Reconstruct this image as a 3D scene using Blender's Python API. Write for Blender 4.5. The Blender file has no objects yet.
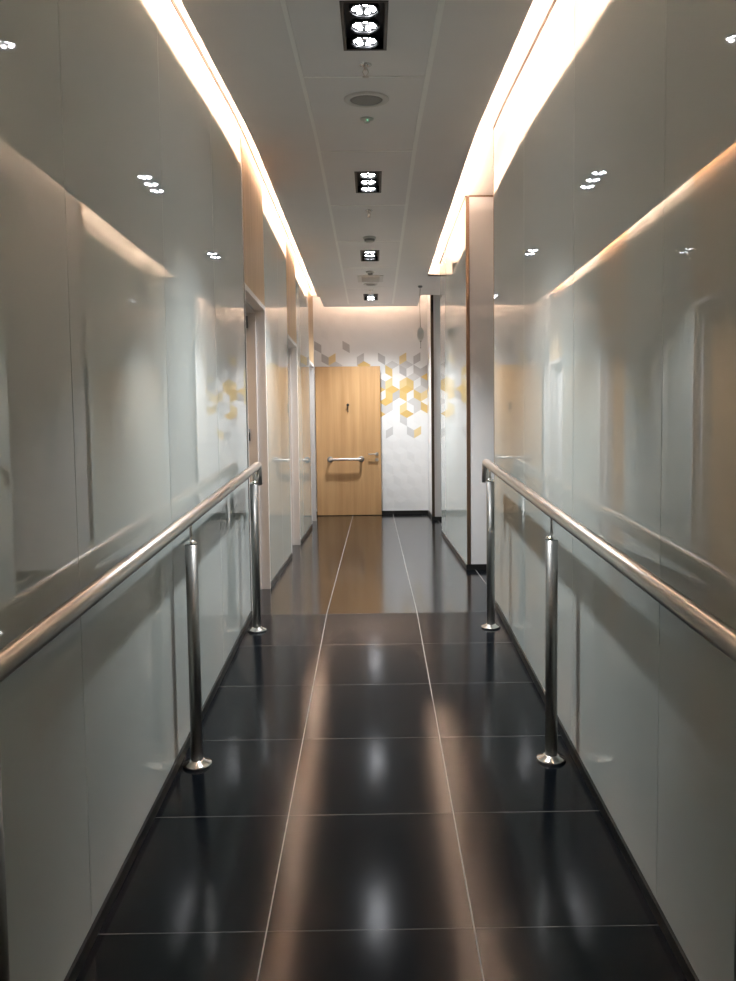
import bpy, math, random
from mathutils import Vector, Matrix
random.seed(4)
scene = bpy.context.scene
COL = scene.collection
PI = math.pi

# ------------------------------------------------------------------ layout
CREST = 5.202          # where the ramp meets the level floor
SL = 0.0828            # ramp slope
BEND = 5.1; SC = 0.085; BW = 0.35; CZ = 3.05
XL, XR, XP = -0.82, 0.815, 0.80
Y0 = -2.6              # back of the modelled corridor
YW = 11.87             # far wall

def F(y): return -(CREST - y) * SL if y < CREST else 0.0
def CE(y):
    if y >= BEND + BW: return CZ
    if y <= BEND - BW: return CZ - SC * (BEND - y)
    return CZ - SC / (4 * BW) * (BEND + BW - y) ** 2
def const(v): return lambda y: v
def off(fn, d): return lambda y: fn(y) + d

# ------------------------------------------------------------------ materials
def new_mat(name):
    m = bpy.data.materials.new(name); m.use_nodes = True
    return m, m.node_tree, m.node_tree.nodes['Principled BSDF']
def mat(name, col, rough=.5, metal=0., spec=.5, coat=0., bump=None, vary=0.):
    m, t, b = new_mat(name)
    b.inputs['Base Color'].default_value = (*col, 1)
    b.inputs['Roughness'].default_value = rough
    b.inputs['Metallic'].default_value = metal
    b.inputs['Specular IOR Level'].default_value = spec
    b.inputs['Coat Weight'].default_value = coat
    tc = t.nodes.new('ShaderNodeTexCoord')
    if vary:
        n = t.nodes.new('ShaderNodeTexNoise'); n.inputs['Scale'].default_value = 3
        t.links.new(tc.outputs['Object'], n.inputs['Vector'])
        mx = t.nodes.new('ShaderNodeMix'); mx.data_type = 'RGBA'
        mx.inputs[6].default_value = (*[c * (1 - vary) for c in col], 1)
        mx.inputs[7].default_value = (*[min(1, c * (1 + vary)) for c in col], 1)
        t.links.new(n.outputs['Fac'], mx.inputs[0]); t.links.new(mx.outputs[2], b.inputs['Base Color'])
    if bump:
        sc, st, dist = bump
        n = t.nodes.new('ShaderNodeTexNoise'); n.inputs['Scale'].default_value = sc
        t.links.new(tc.outputs['Object'], n.inputs['Vector'])
        bp = t.nodes.new('ShaderNodeBump'); bp.inputs['Strength'].default_value = st; bp.inputs['Distance'].default_value = dist
        t.links.new(n.outputs['Fac'], bp.inputs['Height']); t.links.new(bp.outputs['Normal'], b.inputs['Normal'])
    return m
def emit(name, col, st):
    m, t, b = new_mat(name)
    b.inputs['Base Color'].default_value = (.8, .8, .8, 1)
    b.inputs['Emission Color'].default_value = (*col, 1)
    b.inputs['Emission Strength'].default_value = st
    return m
def wood(name, c1, c2, rough=.42):
    m, t, b = new_mat(name)
    tc = t.nodes.new('ShaderNodeTexCoord')
    mp = t.nodes.new('ShaderNodeMapping'); mp.inputs['Scale'].default_value = (8, 8, .45)
    t.links.new(tc.outputs['Object'], mp.inputs['Vector'])
    n = t.nodes.new('ShaderNodeTexNoise'); n.inputs['Scale'].default_value = 1.6; n.inputs['Detail'].default_value = 6
    n.inputs['Distortion'].default_value = .5
    t.links.new(mp.outputs['Vector'], n.inputs['Vector'])
    mp2 = t.nodes.new('ShaderNodeMapping'); mp2.inputs['Scale'].default_value = (150, 150, 3)
    t.links.new(tc.outputs['Object'], mp2.inputs['Vector'])
    n2 = t.nodes.new('ShaderNodeTexNoise'); n2.inputs['Scale'].default_value = 1; n2.inputs['Detail'].default_value = 3
    t.links.new(mp2.outputs['Vector'], n2.inputs['Vector'])
    ad = t.nodes.new('ShaderNodeMath'); ad.operation = 'MULTIPLY_ADD'; ad.inputs[1].default_value = .18
    t.links.new(n2.outputs['Fac'], ad.inputs[0]); t.links.new(n.outputs['Fac'], ad.inputs[2])
    cr = t.nodes.new('ShaderNodeValToRGB')
    cr.color_ramp.elements[0].position = .30; cr.color_ramp.elements[0].color = (*c1, 1)
    cr.color_ramp.elements[1].position = .85; cr.color_ramp.elements[1].color = (*c2, 1)
    t.links.new(ad.outputs[0], cr.inputs['Fac']); t.links.new(cr.outputs['Color'], b.inputs['Base Color'])
    b.inputs['Roughness'].default_value = rough
    return m

def floor_mat():
    m, t, b = new_mat('dark_polished_tile')
    N = t.nodes.new; L = t.links.new
    tc = N('ShaderNodeTexCoord'); sp = N('ShaderNodeSeparateXYZ'); L(tc.outputs['Object'], sp.inputs[0])
    def grout(out, o, w):
        a = N('ShaderNodeMath'); a.operation = 'SUBTRACT'; a.inputs[1].default_value = o; L(out, a.inputs[0])
        d = N('ShaderNodeMath'); d.operation = 'DIVIDE'; d.inputs[1].default_value = .6; L(a.outputs[0], d.inputs[0])
        f = N('ShaderNodeMath'); f.operation = 'FRACT'; L(d.outputs[0], f.inputs[0])
        s = N('ShaderNodeMath'); s.operation = 'SUBTRACT'; s.inputs[1].default_value = .5; L(f.outputs[0], s.inputs[0])
        ab = N('ShaderNodeMath'); ab.operation = 'ABSOLUTE'; L(s.outputs[0], ab.inputs[0])
        g = N('ShaderNodeMath'); g.operation = 'GREATER_THAN'; g.inputs[1].default_value = .5 - w / .6 / 2; L(ab.outputs[0], g.inputs[0])
        return g
    gx = grout(sp.outputs['X'], -.3277, .0042); gy = grout(sp.outputs['Y'], CREST, .0038)
    n = N('ShaderNodeTexNoise'); n.inputs['Scale'].default_value = 5; n.inputs['Detail'].default_value = 5; L(tc.outputs['Object'], n.inputs['Vector'])
    c0 = N('ShaderNodeMix'); c0.data_type = 'RGBA'; c0.inputs[6].default_value = (.0025, .0034, .0050, 1); c0.inputs[7].default_value = (.0045, .0058, .0078, 1)
    L(n.outputs['Fac'], c0.inputs[0])
    c1 = N('ShaderNodeMix'); c1.data_type = 'RGBA'; L(gy.outputs[0], c1.inputs[0]); L(c0.outputs[2], c1.inputs[6]); c1.inputs[7].default_value = (.085, .085, .082, 1)
    c2 = N('ShaderNodeMix'); c2.data_type = 'RGBA'; L(gx.outputs[0], c2.inputs[0]); L(c1.outputs[2], c2.inputs[6]); c2.inputs[7].default_value = (.26, .25, .235, 1)
    L(c2.outputs[2], b.inputs['Base Color'])
    mx = N('ShaderNodeMath'); mx.operation = 'MAXIMUM'; L(gx.outputs[0], mx.inputs[0]); L(gy.outputs[0], mx.inputs[1])
    r = N('ShaderNodeMapRange'); r.inputs[3].default_value = FLOOR_R; r.inputs[4].default_value = .7
    L(gx.outputs[0], r.inputs[0]); L(r.outputs[0], b.inputs['Roughness'])
    b.inputs['IOR'].default_value = 1.37
    return m
FLOOR_R = .135
LED_S = 98.0
SPOT_W = 330.0

def glass_mat(name, col, rough=0.0):
    # back-painted glass: a smooth clear face over a flat coloured back
    m = mat(name, col, rough, 0, .5)
    m.node_tree.nodes['Principled BSDF'].inputs['IOR'].default_value = 1.75
    return m
M = dict(
    glass=glass_mat('back_painted_glass', (.55, .59, .56)),
    glassw=glass_mat('back_painted_glass_pale', (.80, .80, .80), .1),
    seam=mat('seam_shadow', (.03, .032, .03), .7),
    backing=mat('plaster_backing', (.5, .48, .45), .8),
    ceil=mat('ceiling_paint', (.85, .825, .81), .85, vary=.03),
    ceilp=mat('ceiling_panel_metal', (.82, .80, .79), .6, vary=.03),
    ceilt=mat('ceiling_trim_white', (.95, .94, .91), .5),
    cove=mat('cove_paint', (.85, .82, .77), .8),
    white=mat('white_frame_paint', (.74, .70, .68), .35),
    wallw=mat('white_wall_tile', (.80, .79, .78), .45, vary=.02),
    wallg=mat('grey_wall_tile', (.50, .48, .47), .5, vary=.04),
    wally=mat('yellow_wall_tile', (.70, .50, .20), .5, vary=.07),
    wallo=mat('ochre_wall_tile', (.67, .45, .15), .5, vary=.05),
    wallp=mat('pale_yellow_wall_tile', (.76, .59, .31), .5, vary=.05),
    wallh=mat('pale_grey_wall_tile', (.60, .58, .57), .5, vary=.04),
    topt=mat('brown_top_channel', (.030, .015, .008), .8),
    base=mat('black_skirting', (.014, .013, .012), .35),
    bronzed=mat('dark_bronze_trim', (.13, .10, .075), .4, 1),
    bronze=mat('bronze_trim', (.30, .21, .15), .35, 1),
    steel=mat('brushed_steel', (.66, .61, .57), .35, 1, bump=(60, .05, .002)),
    steeld=mat('brushed_steel_post', (.27, .265, .255), .42, 1),
    chrome=mat('polished_steel', (.78, .77, .75), .13, 1),
    rubber=mat('black_rubber', (.02, .02, .02), .7),
    wood=wood('oak_door_veneer', (.41, .225, .093), (.57, .345, .165)),
    woodp=wood('oak_panel_veneer', (.42, .26, .13), (.60, .41, .22)),
    dframe=mat('dark_grey_metal', (.045, .045, .045), .4, .6),
    black=mat('black_interior', (.004, .004, .004), .5),
    plastic=mat('white_plastic', (.66, .64, .61), .4),
    plasticg=mat('grey_plastic', (.30, .29, .28), .5),
    grille=mat('grille_grey', (.28, .27, .255), .6),
    greyclear=mat('grey_handle', (.66, .66, .63), .35),
    cord=mat('cord_grey', (.35, .33, .30), .6),
    led=emit('led_tape_warm', (1.0, .71, .55), LED_S),
    dot=emit('led_white', (.93, .95, 1.0), 46),
    dotdim=emit('led_white_dim', (.93, .95, 1.0), .6),
    green=emit('green_indicator', (.2, 1, .5), 2),
)
M['floor'] = floor_mat()

# ------------------------------------------------------------------ mesh helpers
class MB:
    def __init__(s): s.v = []; s.f = []; s.m = []; s.smooth = []
    def add(s, vs, fs, mi=0, smooth=False):
        o = len(s.v); s.v += [tuple(v) for v in vs]
        for f in fs: s.f.append([i + o for i in f]); s.m.append(mi); s.smooth.append(smooth)
        return s
    def box(s, x0, x1, y0, y1, z0, z1, mi=0):
        vs = [(x, y, z) for z in (z0, z1) for y in (y0, y1) for x in (x0, x1)]
        return s.add(vs, [(0, 2, 3, 1), (4, 5, 7, 6), (0, 1, 5, 4), (2, 6, 7, 3), (0, 4, 6, 2), (1, 3, 7, 5)], mi)
    def slab(s, x0, x1, y0, y1, lo, hi, mi=0):
        """closed prism between x0..x1 whose underside and top follow lo(y), hi(y)"""
        ys = [y0] + [y for y in KN if y0 + 1e-4 < y < y1 - 1e-4] + [y1]
        vs = []
        for y in ys:
            a, b = lo(y), hi(y)
            vs += [(x0, y, a), (x1, y, a), (x1, y, b), (x0, y, b)]
        fs = [(0, 1, 2, 3)]
        for i in range(len(ys) - 1):
            a = 4 * i; b = a + 4
            fs += [(a, b, b + 1, a + 1), (a + 1, b + 1, b + 2, a + 2), (a + 2, b + 2, b + 3, a + 3), (a + 3, b + 3, b, a)]
        e = 4 * (len(ys) - 1); fs.append((e + 3, e + 2, e + 1, e))
        return s.add(vs, fs, mi)
    def lathe(s, prof, c=(0, 0, 0), axis=(0, 0, 1), n=28, mi=0, caps=True):
        """prof: list of (r, h) along axis from c"""
        A = Vector(axis).normalized(); R = A.to_track_quat('Z', 'Y').to_matrix(); c = Vector(c)
        vs = []; fs = []
        for r, h in prof:
            for i in range(n):
                a = 2 * PI * i / n
                vs.append(c + R @ Vector((r * math.cos(a), r * math.sin(a), h)))
        for j in range(len(prof) - 1):
            for i in range(n):
                k = (i + 1) % n
                fs.append((j * n + i, j * n + k, (j + 1) * n + k, (j + 1) * n + i))
        s.add(vs, fs, mi, True)
        if caps:
            o = len(s.v) - len(vs)
            s.f.append([o + i for i in range(n)][::-1]); s.m.append(mi); s.smooth.append(False)
            s.f.append([o + (len(prof) - 1) * n + i for i in range(n)]); s.m.append(mi); s.smooth.append(False)
        return s
    def tube(s, pts, r, n=20, mi=0):
        """round tube swept along pts with mitred joints"""
        P = [Vector(p) for p in pts]; vs = []; fs = []
        d0 = (P[1] - P[0]).normalized()
        up = Vector((0, 0, 1)) if abs(d0.z) < .9 else Vector((1, 0, 0))
        u = d0.cross(up).normalized()
        for j, p in enumerate(P):
            if j == 0: t = (P[1] - P[0]).normalized(); m = t
            elif j == len(P) - 1: t = (P[j] - P[j - 1]).normalized(); m = t
            else:
                a = (P[j] - P[j - 1]).normalized(); b = (P[j + 1] - P[j]).normalized(); m = (a + b).normalized(); t = m
            u = (u - m * u.dot(m)).normalized(); w = m.cross(u)
            sc = 1.0
            if 0 < j < len(P) - 1:
                ca = max(.3, m.dot((P[j] - P[j - 1]).normalized())); sc = 1 / ca
            for i in range(n):
                a = 2 * PI * i / n
                # stretch only in the bend plane
                v = u * math.cos(a) * r + w * math.sin(a) * r
                if sc > 1.0001:
                    bd = ((P[j + 1] - P[j]).normalized() - (P[j] - P[j - 1]).normalized())
                    if bd.length > 1e-6:
                        bd.normalize(); v += bd * v.dot(bd) * (sc - 1)
                vs.append(p + v)
        for j in range(len(P) - 1):
            for i in range(n):
                k = (i + 1) % n
                fs.append((j * n + i, j * n + k, (j + 1) * n + k, (j + 1) * n + i))
        s.add(vs, fs, mi, True)
        o = len(s.v) - len(vs)
        for ring, rev in ((0, True), (len(P) - 1, False)):
            q = [o + ring * n + i for i in range(n)]
            s.f.append(q[::-1] if rev else q); s.m.append(mi); s.smooth.append(False)
        return s
    def build(s, name, mats, parent=None, loc=None, bevel=0, rot=None):
        me = bpy.data.meshes.new(name); me.from_pydata(s.v, [], s.f)
        if not isinstance(mats, (list, tuple)): mats = [mats]
        for m in mats: me.materials.append(m)
        for p, mi, sm in zip(me.polygons, s.m, s.smooth): p.material_index = mi; p.use_smooth = sm
        me.validate(); me.update()
        o = bpy.data.objects.new(name, me); COL.objects.link(o)
        if loc: o.location = loc
        if rot: o.rotation_euler = rot
        if parent: o.parent = parent
        if bevel:
            b = o.modifiers.new('bevel', 'BEVEL'); b.width = bevel; b.segments = 3; b.limit_method = 'ANGLE'; b.angle_limit = math.radians(40)
            b.harden_normals = False
        return o
KN = sorted({CREST} | {round(BEND - BW + .05 * i, 3) for i in range(15)})

def tag(o, label=None, cat=None, group=None, kind=None):
    if label: o['label'] = label
    if cat: o['category'] = cat
    if group: o['group'] = group
    if kind: o['kind'] = kind
    return o
def empty(name, loc=(0, 0, 0), rot=(0, 0, 0), parent=None):
    o = bpy.data.objects.new(name, None); COL.objects.link(o)
    o.location = loc; o.rotation_euler = rot; o.empty_display_size = .1
    if parent: o.parent = parent
    return o
def struct(mb, name, mats, parent=None, bevel=0):
    o = mb.build(name, mats, parent, bevel=bevel)
    if parent is None: o['kind'] = 'structure'
    return o

# ------------------------------------------------------------------ floor
fl = MB()
fl.slab(-1.1, 1.3, Y0, CREST, off(F, -.1), F)
fl.slab(-1.4, 3.4, CREST, 12.1, const(-.1), const(0))
struct(fl, 'floor', M['floor'])

# ------------------------------------------------------------------ left wall
# solid backing with three door openings
D = [(5.16, 6.12), (7.72, 8.62), (10.28, 11.06)]      # door openings (along y)
HEAD = 2.17
BK = MB()
segs = [(Y0, D[0][0]), (D[0][1], D[1][0]), (D[1][1], D[2][0])]
for a, b in segs: BK.slab(-1.05, XL - .014, a, b, F, off(CE, .12))
for a, b in D: BK.slab(-1.05, XL - .02, a, b, const(HEAD), off(CE, .12))
BK.slab(-1.4, -1.05, 4.9, 12.1, F, const(3.4))           # rooms behind the doors closed off
wl = struct(BK, 'wall_left', M['backing'])
def glass_run(parent, x, thick, a, b, seams, top, bot, m):
    e = [a] + seams + [b]
    for i in range(len(e) - 1):
        g = .0012
        mb = MB().slab(min(x, x + thick), max(x, x + thick), e[i] + (g if i else 0), e[i + 1] - (g if i < len(e) - 2 else 0), bot, top)
        mb.build('glass_panel', m, parent, bevel=.0012)
    for y in seams:
        w = .0012
        x0, x1 = (x + thick, x + thick * .12) if thick < 0 else (x + thick * .12, x + thick)
        MB().slab(min(x0, x1), max(x0, x1), y - w, y + w, bot, top).build('panel_seam', M['seam'], parent)
GB = off(F, .045)
MB().slab(XL - .012, XL + .003, Y0, D[2][1], off(CE, .079), off(CE, .1005)).build('top_channel', M['topt'], wl)
GT = off(CE, .078)
glass_run(wl, XL, -.012, Y0, D[0][0] - .012, [-1.8, -.8, .2, 1.19, 2.178, 3.186, 4.19], GT, GB, M['glass'])
glass_run(wl, XL, -.012, D[0][1] + .01, D[1][0] - .01, [7.0], GT, GB, M['glass'])
glass_run(wl, XL, -.012, D[1][1] + .01, D[2][0] - .01, [], GT, GB, M['glass'])
MB().slab(XL - .004, XL + .004, D[0][0] - .012, D[0][0] - .004, GB, GT).build('edge_trim', M['steeld'], wl)
for a, b in D:                                            # oak panel above each door
    MB().slab(XL - .02, XL, a - .002, b + .008, const(HEAD + .002), off(CE, .078)).build('overdoor_panel', M['woodp'], wl, bevel=.001)
for i, (a, b) in enumerate([(Y0, D[0][0] - .012), (D[0][1] + .01, D[1][0] - .01), (D[1][1] + .01, D[2][0] - .01)]):
    struct(MB().slab(XL - .013, XL + .008, a, b, F, off(F, .043)), 'baseboard_left', M['base'])

def recessed_door(name, a, b, label):
    d = empty(name, (XL, (a + b) / 2, 0)); tag(d, kind='structure')
    oy = (a + b) / 2
    def L(mb, nm, m, par=d, bevel=0):
        mb.v = [(x - XL, y - oy, z) for x, y, z in mb.v]
        return mb.build(nm, m, par, bevel=bevel)
    fr = MB()
    fr.box(XL - .14, XL + .003, a + .002, a + .034, .001, HEAD)                 # jambs
    fr.box(XL - .14, XL + .003, b - .034, b - .002, .001, HEAD)
    fr.box(XL - .14, XL + .003, a + .034, b - .034, HEAD - .036, HEAD - .001)   # head
    fr.box(XL - .138, XL - .066, a + .034, a + .052, .001, HEAD - .036)   # stops
    fr.box(XL - .138, XL - .066, b - .052, b - .034, .001, HEAD - .036)
    fr.box(XL - .138, XL - .066, a + .052, b - .052, HEAD - .054, HEAD - .036)
    L(fr, 'door_frame', M['white'], bevel=.001)
    lf = L(MB().box(XL - .178, XL - .1385, a + .02, b - .02, .006, HEAD - .02), 'door_leaf', M['wood'])
    for z in (.25, 1.15, 2.0):
        L(MB().lathe([(.008, 0), (.008, .09)], (XL - .13, b - .06, z), n=10), 'hinge', M['dframe'], lf)
    h = MB(); hy = a + .1
    h.lathe([(.024, 0), (.024, .008)], (XL - .1385, hy, 1.02), (1, 0, 0), 18)
    h.tube([(XL - .13, hy, 1.02), (XL - .092, hy, 1.02), (XL - .086, hy + .012, 1.02), (XL - .086, hy + .12, 1.02)], .008, 10)
    L(h, 'door_handle', M['steel'], lf)
    return d
recessed_door('door_1', D[0][0], D[0][1], '')
recessed_door('door_2', D[1][0], D[1][1], '')

# door_3: white lined opening at the far end of the left wall, its oak leaf swung open flat before the far wall
a, b = D[2]
d3 = empty('door_3', (-.885, 11.77, 0)); tag(d3, kind='structure')
def L3(mb, nm, m, par=d3, bevel=0):
    mb.v = [(x + .885, y - 11.77, z) for x, y, z in mb.v]
    return mb.build(nm, m, par, bevel=bevel)
fr = MB()
fr.box(-.93, XL + .003, a + .002, a + .034, .001, HEAD)
fr.box(-.93, XL + .003, b - .034, b - .002, .001, HEAD)
fr.box(-.93, XL + .003, a + .034, b - .034, HEAD - .036, HEAD - .001)
L3(fr, 'door_frame', M['white'], bevel=.001)
L3(MB().box(-.97, -.931, a + .004, b - .004, .006, HEAD - .003), 'inner_panel', M['white'])
LX0, LX1, LY0, LY1 = -.855, .103, 11.745, 11.79
leaf = L3(MB().box(LX0, LX1, LY0, LY1, .008, 2.203), 'door_leaf', M['wood'], bevel=.002)
L3(MB().box(-.93, -.889, 11.70, 11.80, .001, 2.215), 'hinge_jamb', M['white'], bevel=.001)
for z in (.24, 1.17, 2.07):
    h = MB(); h.lathe([(.009, 0), (.009, .10)], (-.879, 11.741, z - .05), n=12); h.box(-.889, -.869, 11.741, 11.7445, z - .05, z + .05)
    L3(h, 'hinge', M['dframe'], leaf)
bx0, bx1, bz = -.650, -.190, .838
gb = MB()
r = .019; y1 = LY0 - .10
pts = [(bx0, LY0, bz)]
for i in range(7):
    t = i / 6 * PI / 2; pts.append((bx0 + .035 * (1 - math.cos(t)), y1 + .035 * (1 - math.sin(t)), bz))
for i in range(7):
    t = i / 6 * PI / 2; pts.append((bx1 - .035 * (1 - math.sin(t)), y1 + .035 * (1 - math.cos(t)), bz))
pts.append((bx1, LY0, bz))
gb.tube(pts, r, 16)
gbo = L3(gb, 'grab_bar', M['steel'], leaf)
for x in (bx0, bx1):
    L3(MB().lathe([(.045, 0), (.045, .007), (.040, .012), (.021, .013)], (x, LY0, bz), (0, -1, 0), 24), 'rosette', M['steeld'], gbo)
hd = MB(); hx = .040; hz = .912
hd.lathe([(.026, 0), (.026, .009)], (hx, LY0, hz), (0, -1, 0), 20)
hd.tube([(hx, LY0, hz), (hx, LY0 - .045, hz), (hx - .006, LY0 - .053, hz), (hx - .02, LY0 - .055, hz), (hx - .125, LY0 - .055, hz)], .0095, 12)
L3(hd, 'door_handle', M['steel'], leaf)
lk = MB(); lk.lathe([(.026, 0), (.026, .009)], (hx, LY0, hz - .085), (0, -1, 0), 20); lk.lathe([(.010, .009), (.010, .028)], (hx, LY0, hz - .085), (0, -1, 0), 12)
lk.box(hx - .004, hx + .004, LY0 - .045, LY0 - .028, hz - .102, hz - .068)
L3(lk, 'thumb_lock', M['steel'], leaf)
ck = MB(); cx = -.378
ck.lathe([(.008, 0), (.008, .012), (.018, .03), (.020, .042), (.012, .046)], (cx, LY0, 1.640), (0, -1, 0), 16)
ck.box(cx - .007, cx + .007, LY0 - .006, LY0, 1.54, 1.64)
ck.tube([(cx, LY0 - .003, 1.555), (cx, LY0 - .03, 1.54), (cx, LY0 - .04, 1.555), (cx, LY0 - .04, 1.57)], .006, 10)
L3(ck, 'coat_hook', M['dframe'], leaf)

# ------------------------------------------------------------------ rhombus-patterned end walls
DX, SS = .105, .1213
KX0, KZ0 = .181, 2.35
G, O, W = 'G', 'O', 'W'
PAT = {}
for t, k, y, c in [('T',1,222,G),('L',0,276,O),('L',-1,168,G),('R',2,168,O),('T',3,222,G),('L',2,276,G),('R',4,168,G),('L',4,276,G),('R',5,276,G),
                   ('T',4,330,G),('T',6,330,O),('L',-1,384,G),('R',0,384,O),('R',2,384,O),('L',3,384,O),('T',3,438,O),('L',5,384,G),('T',1,438,O),
                   ('L',0,492,O),('T',-1,438,O),('R',1,492,G),('L',2,492,O),('T',5,438,G),('L',4,492,O),('R',5,492,O),('T',0,546,O),('T',4,546,G),
                   ('R',4,600,G),('L',5,600,O),('R',6,600,O),('R',0,600,G),('L',-1,600,G),('T',-1,654,O),('R',2,600,O),('T',3,654,O),('L',2,708,G),
                   ('L',3,816,G),('R',4,816,O),('R',0,816,G),('L',-10,60,G),('L',-6,60,G),('L',-9,168,G),('R',-8,168,O),('T',-7,222,G),('R',-4,168,G),
                   ('T',-3,222,O),('R',6,384,G),('T',7,438,O),('L',6,276,G),('L',8,384,G),('R',8,168,O),('T',7,222,G),('L',6,492,G)]:
    PAT[(t, k, y)] = c
def clip(poly, ax, lim, sign):
    out = []
    for i in range(len(poly)):
        p, q = poly[i], poly[(i + 1) % len(poly)]
        ip = sign * (p[ax] - lim) <= 1e-9; iq = sign * (q[ax] - lim) <= 1e-9
        if ip: out.append(p)
        if ip != iq:
            t = (lim - p[ax]) / (q[ax] - p[ax]); out.append(tuple(p[j] + (q[j] - p[j]) * t for j in range(3)))
    return out
def dep(k, y):
    y = round(y) % 216
    if k % 2: y = y - 258 % 216
    else: y = y - 366 % 216
    y %= 216
    return .004 if y == 0 else (.0 if y == 144 else .002)
def pattern_wall(name, place, u0, u1, z0, z1, par=None):
    """u measured along the wall in lattice columns, z height; place(u, z, d) gives a 3-D point"""
    mb = MB()
    for k in range(int(math.floor(u0)) - 2, int(math.ceil(u1)) + 2):
        odd = k % 2
        for m in range(-12, 14):
            for t, base in (('T', 222 if odd else 330), ('L', 384 if odd else 276), ('R', 276 if odd else 168)):
                yc = base + 216 * m
                if t == 'T': q = [(k - 1, yc), (k, yc + 36), (k + 1, yc), (k, yc - 36)]
                elif t == 'L': q = [(k, yc - 54), (k, yc + 18), (k + 1, yc + 54), (k + 1, yc - 18)]
                else: q = [(k, yc - 18), (k, yc + 54), (k + 1, yc + 18), (k + 1, yc - 54)]
                poly = [(u, KZ0 - (y - 150) / 72 * SS, dep(u, y)) for u, y in q]
                for ax, lim, sg in ((0, u0, -1), (0, u1, 1), (1, z0, -1), (1, z1, 1)):
                    poly = clip(poly, ax, lim, sg)
                    if len(poly) < 3: break
                if len(poly) < 3: continue
                c = PAT.get((t, k, yc), W)
                mb.add([place(*p) for p in poly], [list(range(len(poly)))], {'W': 0, 'G': 5 if (t == 'T' or yc > 560) else 1, 'O': {'T': 3, 'L': 2, 'R': 4}[t]}[c])
    return mb
u0 = (-1.05 - KX0) / DX; u1 = (XR - .01 - KX0) / DX
mb = pattern_wall('wall_end', lambda u, z, d: (KX0 + u * DX, YW - d, z), u0, u1, .05, 3.4)
mb.box(-1.4, 1.7, YW + .001, YW + .12, 0, 3.45, 0)
struct(mb, 'wall_end', [M['wallw'], M['wallg'], M['wally'], M['wallo'], M['wallp'], M['wallh']])
struct(MB().box(-.888, XR - .016, YW - .015, YW, 0, .055), 'baseboard_end', M['base'])
# short return wall right of it, facing the corridor
FY = 10.95
mb = pattern_wall('wall_return', lambda u, z, d: (XR - d, YW - (u - u1) * DX, z), u1, u1 + (YW - FY - .03) / DX, .05, 3.4)
mb.box(XR + .001, XR + .1, FY + .03, YW - .001, 0, 3.4, 0)
struct(mb, 'wall_return', [M['wallw'], M['wallg'], M['wally'], M['wallo'], M['wallp'], M['wallh']])
struct(MB().box(XR - .015, XR, FY + .03, YW - .016, 0, .055), 'baseboard_return', M['base'])
# left niche wall past door_3
struct(MB().box(-1.05, -.932, D[2][1], YW, 0, 3.4), 'wall_niche', M['wallw'])

# end panel at the return, facing the camera
fp = empty('wall_panel_end'); fp.name = 'wall_fin'; tag(fp, kind='structure')
MB().box(.833, 1.7, FY, FY + .03, .05, 3.3).build('glass_panel', M['glassw'], fp)
MB().box(.795, .833, FY - .006, FY + .03, .05, 3.3).build('bronze_trim', M['bronzed'], fp, bevel=.001)
MB().box(.808, .828, FY - .014, FY - .006, 2.86, 3.02).build('hinge', M['rubber'], fp)
struct(MB().box(.79, 1.7, FY - .012, FY + .03, 0, .05), 'baseboard_fin', M['base'])

# ------------------------------------------------------------------ right wall
RE = 5.37
RB = MB(); RB.slab(XR + .014, 1.05, Y0, RE, F, off(CE, .16))
RB.box(1.05, 3.4, RE - .1, RE, 0, 3.4)
wr = struct(RB, 'wall_right', M['backing'])
GTR = off(CE, .130)
MB().slab(XR - .003, XR + .012, Y0, RE, off(CE, .131), off(CE, .1505)).build('top_channel', M['topt'], wr)
glass_run(wr, XR, .012, Y0, RE, [-1.8, -.8, .2, 1.22, 2.245, 3.246, 4.306], GTR, GB, M['glass'])
struct(MB().slab(XR - .008, XR + .013, Y0, RE, F, off(F, .043)), 'baseboard_right', M['base'])
MB().slab(XR - .002, XR + .03, RE + .0005, RE + .004, GB, GTR).build('edge_trim', M['bronze'], wr)
# the block between the side corridor and the far opening
PY0, PY1 = 6.85, 9.45
PB = MB(); PB.box(XP + .014, 3.4, PY0 + .012, PY1, 0, 3.4)
wp = struct(PB, 'wall_block', M['backing'])
MB().box(XP + .032, 3.39, PY0, PY0 + .011, .05, 3.185).build('glass_panel', M['glassw'], wp)
MB().box(XP, XP + .031, PY0 - .006, PY0 + .011, .05, 3.19).build('bronze_trim', M['bronze'], wp, bevel=.001)
MB().box(XP + .031, 3.39, PY0 - .005, PY0 + .011, 3.186, 3.198).build('bronze_trim', M['bronze'], wp)
glass_run(wp, XP, .012, PY0 + .012, PY1, [], const(3.180), const(.045), M['glass'])
MB().box(XP - .003, XP + .012, PY0 + .012, PY1, 3.181, 3.2005).build('top_channel', M['topt'], wp)
struct(MB().box(XP - .008, 3.39, PY0 - .008, PY0 + .011, 0, .05).box(XP - .008, XP + .013, PY0 + .011, PY1, 0, .045), 'baseboard_block', M['base'])
# closing walls of the side spaces and behind the camera
struct(MB().box(3.3, 3.4, RE, PY0, 0, 3.3), 'wall_side_corridor', M['wallw'])
struct(MB().box(1.6, 1.7, PY1, FY, 0, 3.3), 'wall_side_recess', M['wallw'])
struct(MB().slab(-1.05, 1.05, Y0 - .1, Y0, off(F, -.1), off(CE, .3)), 'wall_back', M['backing'])

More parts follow.
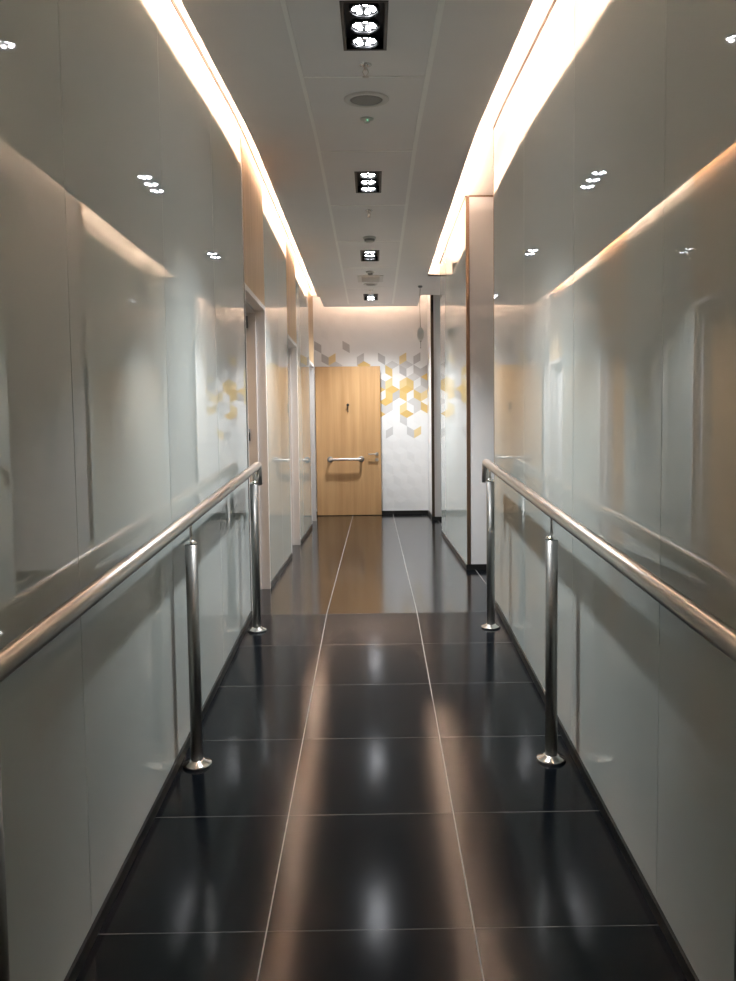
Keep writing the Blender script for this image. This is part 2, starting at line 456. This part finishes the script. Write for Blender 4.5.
# ------------------------------------------------------------------ ceiling
EL, ER = -.738, .655          # edges of the dropped ceiling
ML, MR = -.337, .290          # middle strip of metal panels
EY = 11.63                    # far end of the dropped ceiling
cl = MB()
cl.slab(EL, ML, Y0, 10.8, CE, off(CE, .015)); cl.slab(-.70, ML, 10.8, EY, CE, off(CE, .015))
cl.slab(MR, ER, Y0, EY - .0, CE, off(CE, .015))
cl.slab(ER, 1.65, PY1 + .02, 10.73, CE, off(CE, .015))
cl.slab(ML, MR, 11.395, EY, CE, off(CE, .015))
ceiling = struct(cl, 'ceiling', M['ceil'])
LIGHTS = [3.49, 5.995, 8.38, 10.83]
LW, LH = .0975, .245
LXC = -.018
joints = [-2.6, -1.93, -.73, .47, 1.67, 2.87, 4.07, 5.35, 6.575, 7.77, 8.97, 10.17, 11.37]
for i in range(len(joints) - 1):
    a, b = joints[i] + .006, joints[i + 1] - .006
    mb = MB(); x0, x1 = ML + .0105, MR - .0135
    h = [y for y in LIGHTS if a < y < b]
    lo, hi = off(CE, -.002), off(CE, .012)
    if h:
        y = h[0]; hw, hl = LW - .006, LH - .006
        mb.slab(x0, LXC - hw, a, b, lo, hi); mb.slab(LXC + hw, x1, a, b, lo, hi)
        mb.slab(LXC - hw, LXC + hw, a, y - hl, lo, hi); mb.slab(LXC - hw, LXC + hw, y + hl, b, lo, hi)
    else: mb.slab(x0, x1, a, b, lo, hi)
    mb.build('ceiling_panel', M['ceilp'], ceiling)
for n_, x, w in ((1, ML, .010), (2, MR, .013)):
    struct(MB().slab(x - w, x + w, Y0, 11.385, off(CE, -.005), off(CE, .003)), 'trim_%d' % n_, M['ceilt'])
tr = MB()
for j in joints[1:]: tr.slab(ML + .011, MR - .014, j - .006, j + .006, off(CE, -.005), off(CE, .003))
struct(tr, 'trim_3', M['ceilt'])

# light coves along both walls: shelf, upstand lip, back and roof
cv = MB()
cv.slab(EL, EL + .008, Y0, 10.8, off(CE, .0151), off(CE, .020))
cv.slab(EL + .09, EL + .10, Y0, 10.8, off(CE, .0151), off(CE, .10))
cv.slab(-1.05, EL + .10, Y0, 10.8, off(CE, .101), off(CE, .12))
cv.box(XL - .02, EL + .10, 10.79, 10.80, CZ + .016, CZ + .30)
struct(cv, 'ceiling_cove_left', M['cove'])
cv = MB()
cv.slab(ER - .008, ER, Y0, 9.47, off(CE, .0151), off(CE, .020))
cv.slab(ER - .10, ER - .09, Y0, 9.47, off(CE, .0151), off(CE, .15))
cv.slab(ER - .10, 1.05, Y0, 9.47, off(CE, .151), off(CE, .17))
cv.box(1.05, 3.4, RE - .1, PY0 + .05, CZ + .151, CZ + .17)
cv.box(ER + .0, 1.05, 9.47, 9.485, CZ, CZ + .17)
struct(cv, 'ceiling_cove_right', M['cove'])
# end slot above the far wall
cv = MB()
cv.box(-1.4, 1.7, 10.72, 12.0, 3.36, 3.38)
cv.box(-.70, .64, 11.40, 11.41, CZ + .016, 3.36)
cv.box(-.71, -.70, 10.80, 11.41, CZ + .016, 3.36); cv.box(.64, .655, 10.73, 11.41, CZ + .016, 3.36)
cv.box(.655, 1.7, 10.72, 10.735, CZ + .016, 3.36)
cv.box(-.70, .64, EY - .012, EY, CZ + .0151, CZ + .035)
struct(cv, 'ceiling_cove_end', M['cove'])
def strip(mb, label):
    tag(mb.build('light_strip', M['led']), label, 'light strip', 'warm light strips hidden in the ceiling coves')
strip(MB().slab(EL + .045, EL + .057, Y0 + .05, 10.75, off(CE, .0155), off(CE, .022)), 'warm glowing light strip in the long ceiling cove above the left glass wall')
strip(MB().slab(ER - .057, ER - .045, Y0 + .05, 9.42, off(CE, .0155), off(CE, .022)), 'warm glowing light strip in the long ceiling cove above the right glass wall')
strip(MB().box(-.66, .60, EY - .055, EY - .043, CZ + .0155, CZ + .020), 'warm glowing light strip above the ceiling edge washing the patterned end wall')

# ------------------------------------------------------------------ downlights
def downlight(y, label, lit=(1, 1, 1), power=1.0, cone=92):
    ang = math.atan(SC) if y < BEND - BW else 0.0
    root = empty('ceiling_downlight', (LXC, y, CE(y)), (ang, 0, 0))
    tag(root, label, 'ceiling light', 'black three-lamp downlights in the middle of the ceiling')
    fr = MB(); w, h, t = LW, LH, .014
    fr.box(-w, -w + t, -h, h, -.006, -.0022); fr.box(w - t, w, -h, h, -.006, -.0022)
    fr.box(-w + t, w - t, -h, -h + t, -.006, -.0022); fr.box(-w + t, w - t, h - t, h, -.006, -.0022)
    fr.build('frame', M['dframe'], root, bevel=.0008)
    ho = MB(); i = .012; dz = .045
    ho.box(-w + i, -w + i + .003, -h + i, h - i, -.002, dz); ho.box(w - i - .003, w - i, -h + i, h - i, -.002, dz)
    ho.box(-w + i + .003, w - i - .003, -h + i, -h + i + .003, -.002, dz); ho.box(-w + i + .003, w - i - .003, h - i - .003, h - i, -.002, dz)
    ho.box(-w + i + .003, w - i - .003, -h + i + .003, h - i - .003, dz - .003, dz)
    ho.build('housing', M['black'], root)
    for k, yy in enumerate((-.158, 0, .158)):
        lp = MB(); lp.lathe([(.062, .0), (.064, .002), (.064, .02), (.058, .02), (.056, .004)], (0, yy, -.008), n=32, caps=False)
        lp.lathe([(.057, .006), (.057, .012)], (0, yy, .0), n=32)
        lamp = lp.build('lamp', M['dframe'], root)
        ds = MB()
        for j in range(7):
            a = 2 * PI * j / 7 + .3
            ds.lathe([(.0108, 0), (.0100, -.004), (.005, -.006)], (.039 * math.cos(a), yy + .039 * math.sin(a), .0058), n=12)
        ds.build('led_cluster', M['dot'] if lit[k] else M['dotdim'], lamp)
    ld = bpy.data.lights.new('downlight_beam', 'SPOT'); ld.energy = SPOT_W * power; ld.color = (.93, .97, 1.0)
    ld.spot_size = math.radians(cone); ld.spot_blend = 1.0; ld.shadow_soft_size = .05
    lo = bpy.data.objects.new('downlight_beam', ld); COL.objects.link(lo); lo.parent = root; lo.location = (0, 0, -.03)
downlight(LIGHTS[0], 'largest and nearest black-framed downlight with three lit lamps, before the round speaker', power=.6, cone=88)
downlight(LIGHTS[1], 'second nearest black-framed downlight, three lamps lit, beyond the round speaker')
downlight(LIGHTS[2], 'third black-framed downlight from the front, farthest lamp unlit, between smoke detector and air vent', (1, 1, 0))
downlight(LIGHTS[3], 'smallest and farthest black-framed downlight, beyond the air vent near the end wall', (0, 1, 1), power=.58, cone=124)

def on_ceiling(name, y, x=LXC):
    ang = math.atan(SC) if y < BEND - BW else (math.atan(SC / (2 * BW) * (BEND + BW - y)) if y < BEND + BW else 0)
    return empty(name, (x, y, CE(y) - .0022), (ang, 0, 0))
def sprinkler(y, label):
    r = on_ceiling('fire_sprinkler', y); tag(r, label, 'sprinkler', 'fire sprinklers in the ceiling')
    MB().lathe([(.030, 0), (.029, -.003), (.014, -.006)], n=24).build('escutcheon', M['chrome'], r)
    b = MB(); b.lathe([(.009, -.006), (.009, -.022), (.006, -.025)], n=14); b.tube([(-.008, 0, -.02), (-.014, 0, -.035), (-.003, 0, -.052)], .0022, 8); b.tube([(.008, 0, -.02), (.014, 0, -.035), (.003, 0, -.052)], .0022, 8)
    b.build('nozzle', M['steel'], r)
    MB().lathe([(.004, -.050), (.016, -.055), (.016, -.0565), (.003, -.0575)], n=20).build('deflector', M['steel'], r)
sprinkler(3.91, 'chrome fire sprinkler hanging between nearest downlight and round speaker')
sprinkler(6.72, 'small fire sprinkler hanging just beyond the second downlight')
sprinkler(10.33, 'tiny fire sprinkler hanging before the farthest downlight')
def speaker(y, R, label):
    r = on_ceiling('ceiling_speaker', y); tag(r, label, 'speaker')
    MB().lathe([(R, 0), (R, -.004), (R * .96, -.008), (R * .74, -.009), (R * .72, -.004), (R * .72, 0)], n=48).build('rim', M['plastic'], r)
    MB().lathe([(R * .715, -.0001), (R * .715, -.005), (R * .5, -.0065), (R * .01, -.007)], n=48).build('grille', M['grille'], r)
speaker(4.40, .122, 'large round flush ceiling speaker with grey grille and white rim')
speaker(9.92, .088, 'small far round ceiling speaker just beyond the rectangular air vent')
r = on_ceiling('motion_sensor', 4.74); tag(r, 'small round white ceiling sensor with green light just beyond the large speaker', 'sensor')
MB().lathe([(.039, 0), (.038, -.006), (.024, -.011), (.02, -.014)], n=28).build('base', M['plastic'], r)
MB().lathe([(.019, -.014), (.016, -.021), (.008, -.026), (.001, -.027)], n=20).build('lens', M['greyclear'], r)
MB().lathe([(.004, -.010), (.003, -.013)], (.003, -.023, -.001), n=10).build('indicator', M['green'], r)
r = on_ceiling('smoke_detector', 7.62); tag(r, 'domed smoke detector with dark lower ring between second and third downlights', 'smoke detector')
MB().lathe([(.062, 0), (.062, -.012), (.056, -.018)], n=32).build('base', M['plastic'], r)
MB().lathe([(.050, -.018), (.047, -.034), (.040, -.036)], n=32).build('sensing_chamber', M['plasticg'], r)
MB().lathe([(.041, -.036), (.036, -.046), (.018, -.052), (.001, -.053)], n=32).build('cap', M['plastic'], r)
r = on_ceiling('heat_detector', 9.18); tag(r, 'small round detector disc between third downlight and air vent', 'detector')
MB().lathe([(.054, 0), (.053, -.010), (.04, -.018)], n=28).build('base', M['plastic'], r)
MB().lathe([(.03, -.018), (.026, -.034), (.012, -.038)], n=20).build('sensing_chamber', M['plasticg'], r)
r = on_ceiling('air_vent', 9.575); tag(r, 'rectangular slotted air vent between third and farthest downlights', 'air vent')
w, h = .152, .19
fr = MB().box(-w, -w + .045, -h, h, -.007, 0).box(w - .045, w, -h, h, -.007, 0).box(-w + .045, w - .045, -h, -h + .035, -.007, 0).box(-w + .045, w - .045, h - .035, h, -.007, 0)
fr.build('frame', M['plastic'], r, bevel=.001)
MB().box(-w + .045, w - .045, -h + .035, h - .035, -.0012, 0).build('backing', M['black'], r)
for k in range(9):
    MB().box(-w + .045, w - .045, -h + .048 + k * .033, -h + .062 + k * .033, -.006, -.0013).build('slat', M['plastic'], r)

# pull cord
r = empty('pull_cord', (.604, 10.09, CZ)); tag(r, 'thin cord with grey oval pull handle hanging from the ceiling near the end wall', 'pull cord')
MB().lathe([(.028, 0), (.028, -.012), (.018, -.022), (.006, -.024)], n=24).build('ceiling_rose', M['plasticg'], r)
MB().tube([(0, 0, -.02), (0, 0, -.04), (-.006, 0, -.12), (-.008, 0, -.25), (-.004, 0, -.38), (0, 0, -.515)], .0035, 8).build('cord', M['cord'], r)
ov = MB()
n = 28
vs = []; 
for d, k in ((-.012, .80), (-.014, .86), (-.010, 1.0), (.010, 1.0), (.014, .86), (.012, .80)):
    for i in range(n):
        t = 2 * PI * i / n; vs.append((.043 * k * math.cos(t), d, -.597 + .084 * k * math.sin(t)))
fs = []
for j in range(5):
    for i in range(n): q = (i + 1) % n; fs.append((j * n + i, j * n + q, (j + 1) * n + q, (j + 1) * n + i))
ov.add(vs, fs, 0, True); ov.add([v for v in vs[:n]], [list(range(n))]); ov.add([v for v in vs[-n:]], [list(range(n))[::-1]])
ov.build('pull_handle', M['greyclear'], r)
MB().lathe([(.010, -.675), (.012, -.690), (.004, -.695), (.0025, -.76), (.006, -.765), (.006, -.775)], n=12).build('tail', M['plasticg'], r)

# ------------------------------------------------------------------ handrails
def handrail(x, label, sign):
    root = empty('handrail', (x, 3.19, F(3.19))); tag(root, label, 'handrail', 'brushed steel handrails on the ramp')
    oz = F(3.19)
    P = lambda y, z: (0, y - 3.19, z - oz)
    ye = 5.075
    RZ = lambda y: .999 - (.0762 if sign < 0 else .0712) * (5.084 - y)
    rl = MB()
    rl.tube([P(-1.2, RZ(-1.2)), P(ye - .05, RZ(ye - .05)), P(ye - .012, RZ(ye) - .004), P(ye, RZ(ye) - .02), P(ye, RZ(ye) - .128)], .0258, 28)
    rl.build('rail', M['steel'], root)['label'] = 'warm brushed tubular rail with a short downturned end'
    for y in (-.21, 1.475, 3.19, 4.885):
        z = F(y)
        po = MB(); po.lathe([(.0245, .010), (.0245, .915)], P(y, z), n=28)
        post = po.build('post', M['steeld'], root)
        fg = MB(); fg.lathe([(.060, -.006), (.060, .006), (.057, .010), (.034, .017), (.031, .022), (.0247, .023)], P(y, z), n=36)
        fg.build('base_flange', M['chrome'], post)
        cp = MB(); cp.lathe([(.0246, .913), (.0246, .919), (.020, .926), (.010, .931), (.006, .934)], P(y, z), n=28)
        cp.build('cap', M['chrome'], post)
        pn = MB(); pn.lathe([(.006, .93), (.006, RZ(y) - z - .015)], P(y, z), n=14)
        pn.build('support_pin', M['steel'], post)
    return root
handrail(-.7445, 'brushed steel handrail on floor posts along the left glass wall, nearest the three doors', -1)
handrail(.716, 'brushed steel handrail on floor posts along the right glass wall, ending before the side opening', 1)

# ------------------------------------------------------------------ world, camera, view
w = bpy.data.worlds.new('world'); scene.world = w; w.use_nodes = True
w.node_tree.nodes['Background'].inputs[0].default_value = (0, 0, 0, 1)

cam = bpy.data.cameras.new('camera'); co = bpy.data.objects.new('camera', cam); COL.objects.link(co)
f, pitch, yaw, roll, H, px, py = CAMP = (792.479, -.06481, .00724, -.01196, 1.17373, 380.262, 487.656)
cam.sensor_fit = 'HORIZONTAL'; cam.sensor_width = 36; cam.lens = f / 736 * 36
cam.shift_x = -(px - 368) / 736; cam.shift_y = (py - 490.5) / 736
cam.clip_start = .02; cam.clip_end = 60
# camera axes: looking along +y, then yaw, pitch, roll as solved from the photograph
Ry = Matrix(((math.cos(yaw), math.sin(yaw), 0), (-math.sin(yaw), math.cos(yaw), 0), (0, 0, 1)))
fy = Ry @ Vector((0, math.cos(pitch), math.sin(pitch)))
up = Ry @ Vector((0, -math.sin(pitch), math.cos(pitch)))
rt = Ry @ Vector((1, 0, 0))
c, s = math.cos(roll), math.sin(roll)
right = rt * c + up * s
upv = up * c - rt * s
co.matrix_world = Matrix(((right.x, upv.x, -fy.x, 0), (right.y, upv.y, -fy.y, 0), (right.z, upv.z, -fy.z, H), (0, 0, 0, 1)))
scene.camera = co
scene.view_settings.view_transform = 'Standard'; scene.view_settings.look = 'None'
scene.view_settings.gamma = 1; scene.view_settings.exposure = .78; scene.view_settings.use_curve_mapping = False
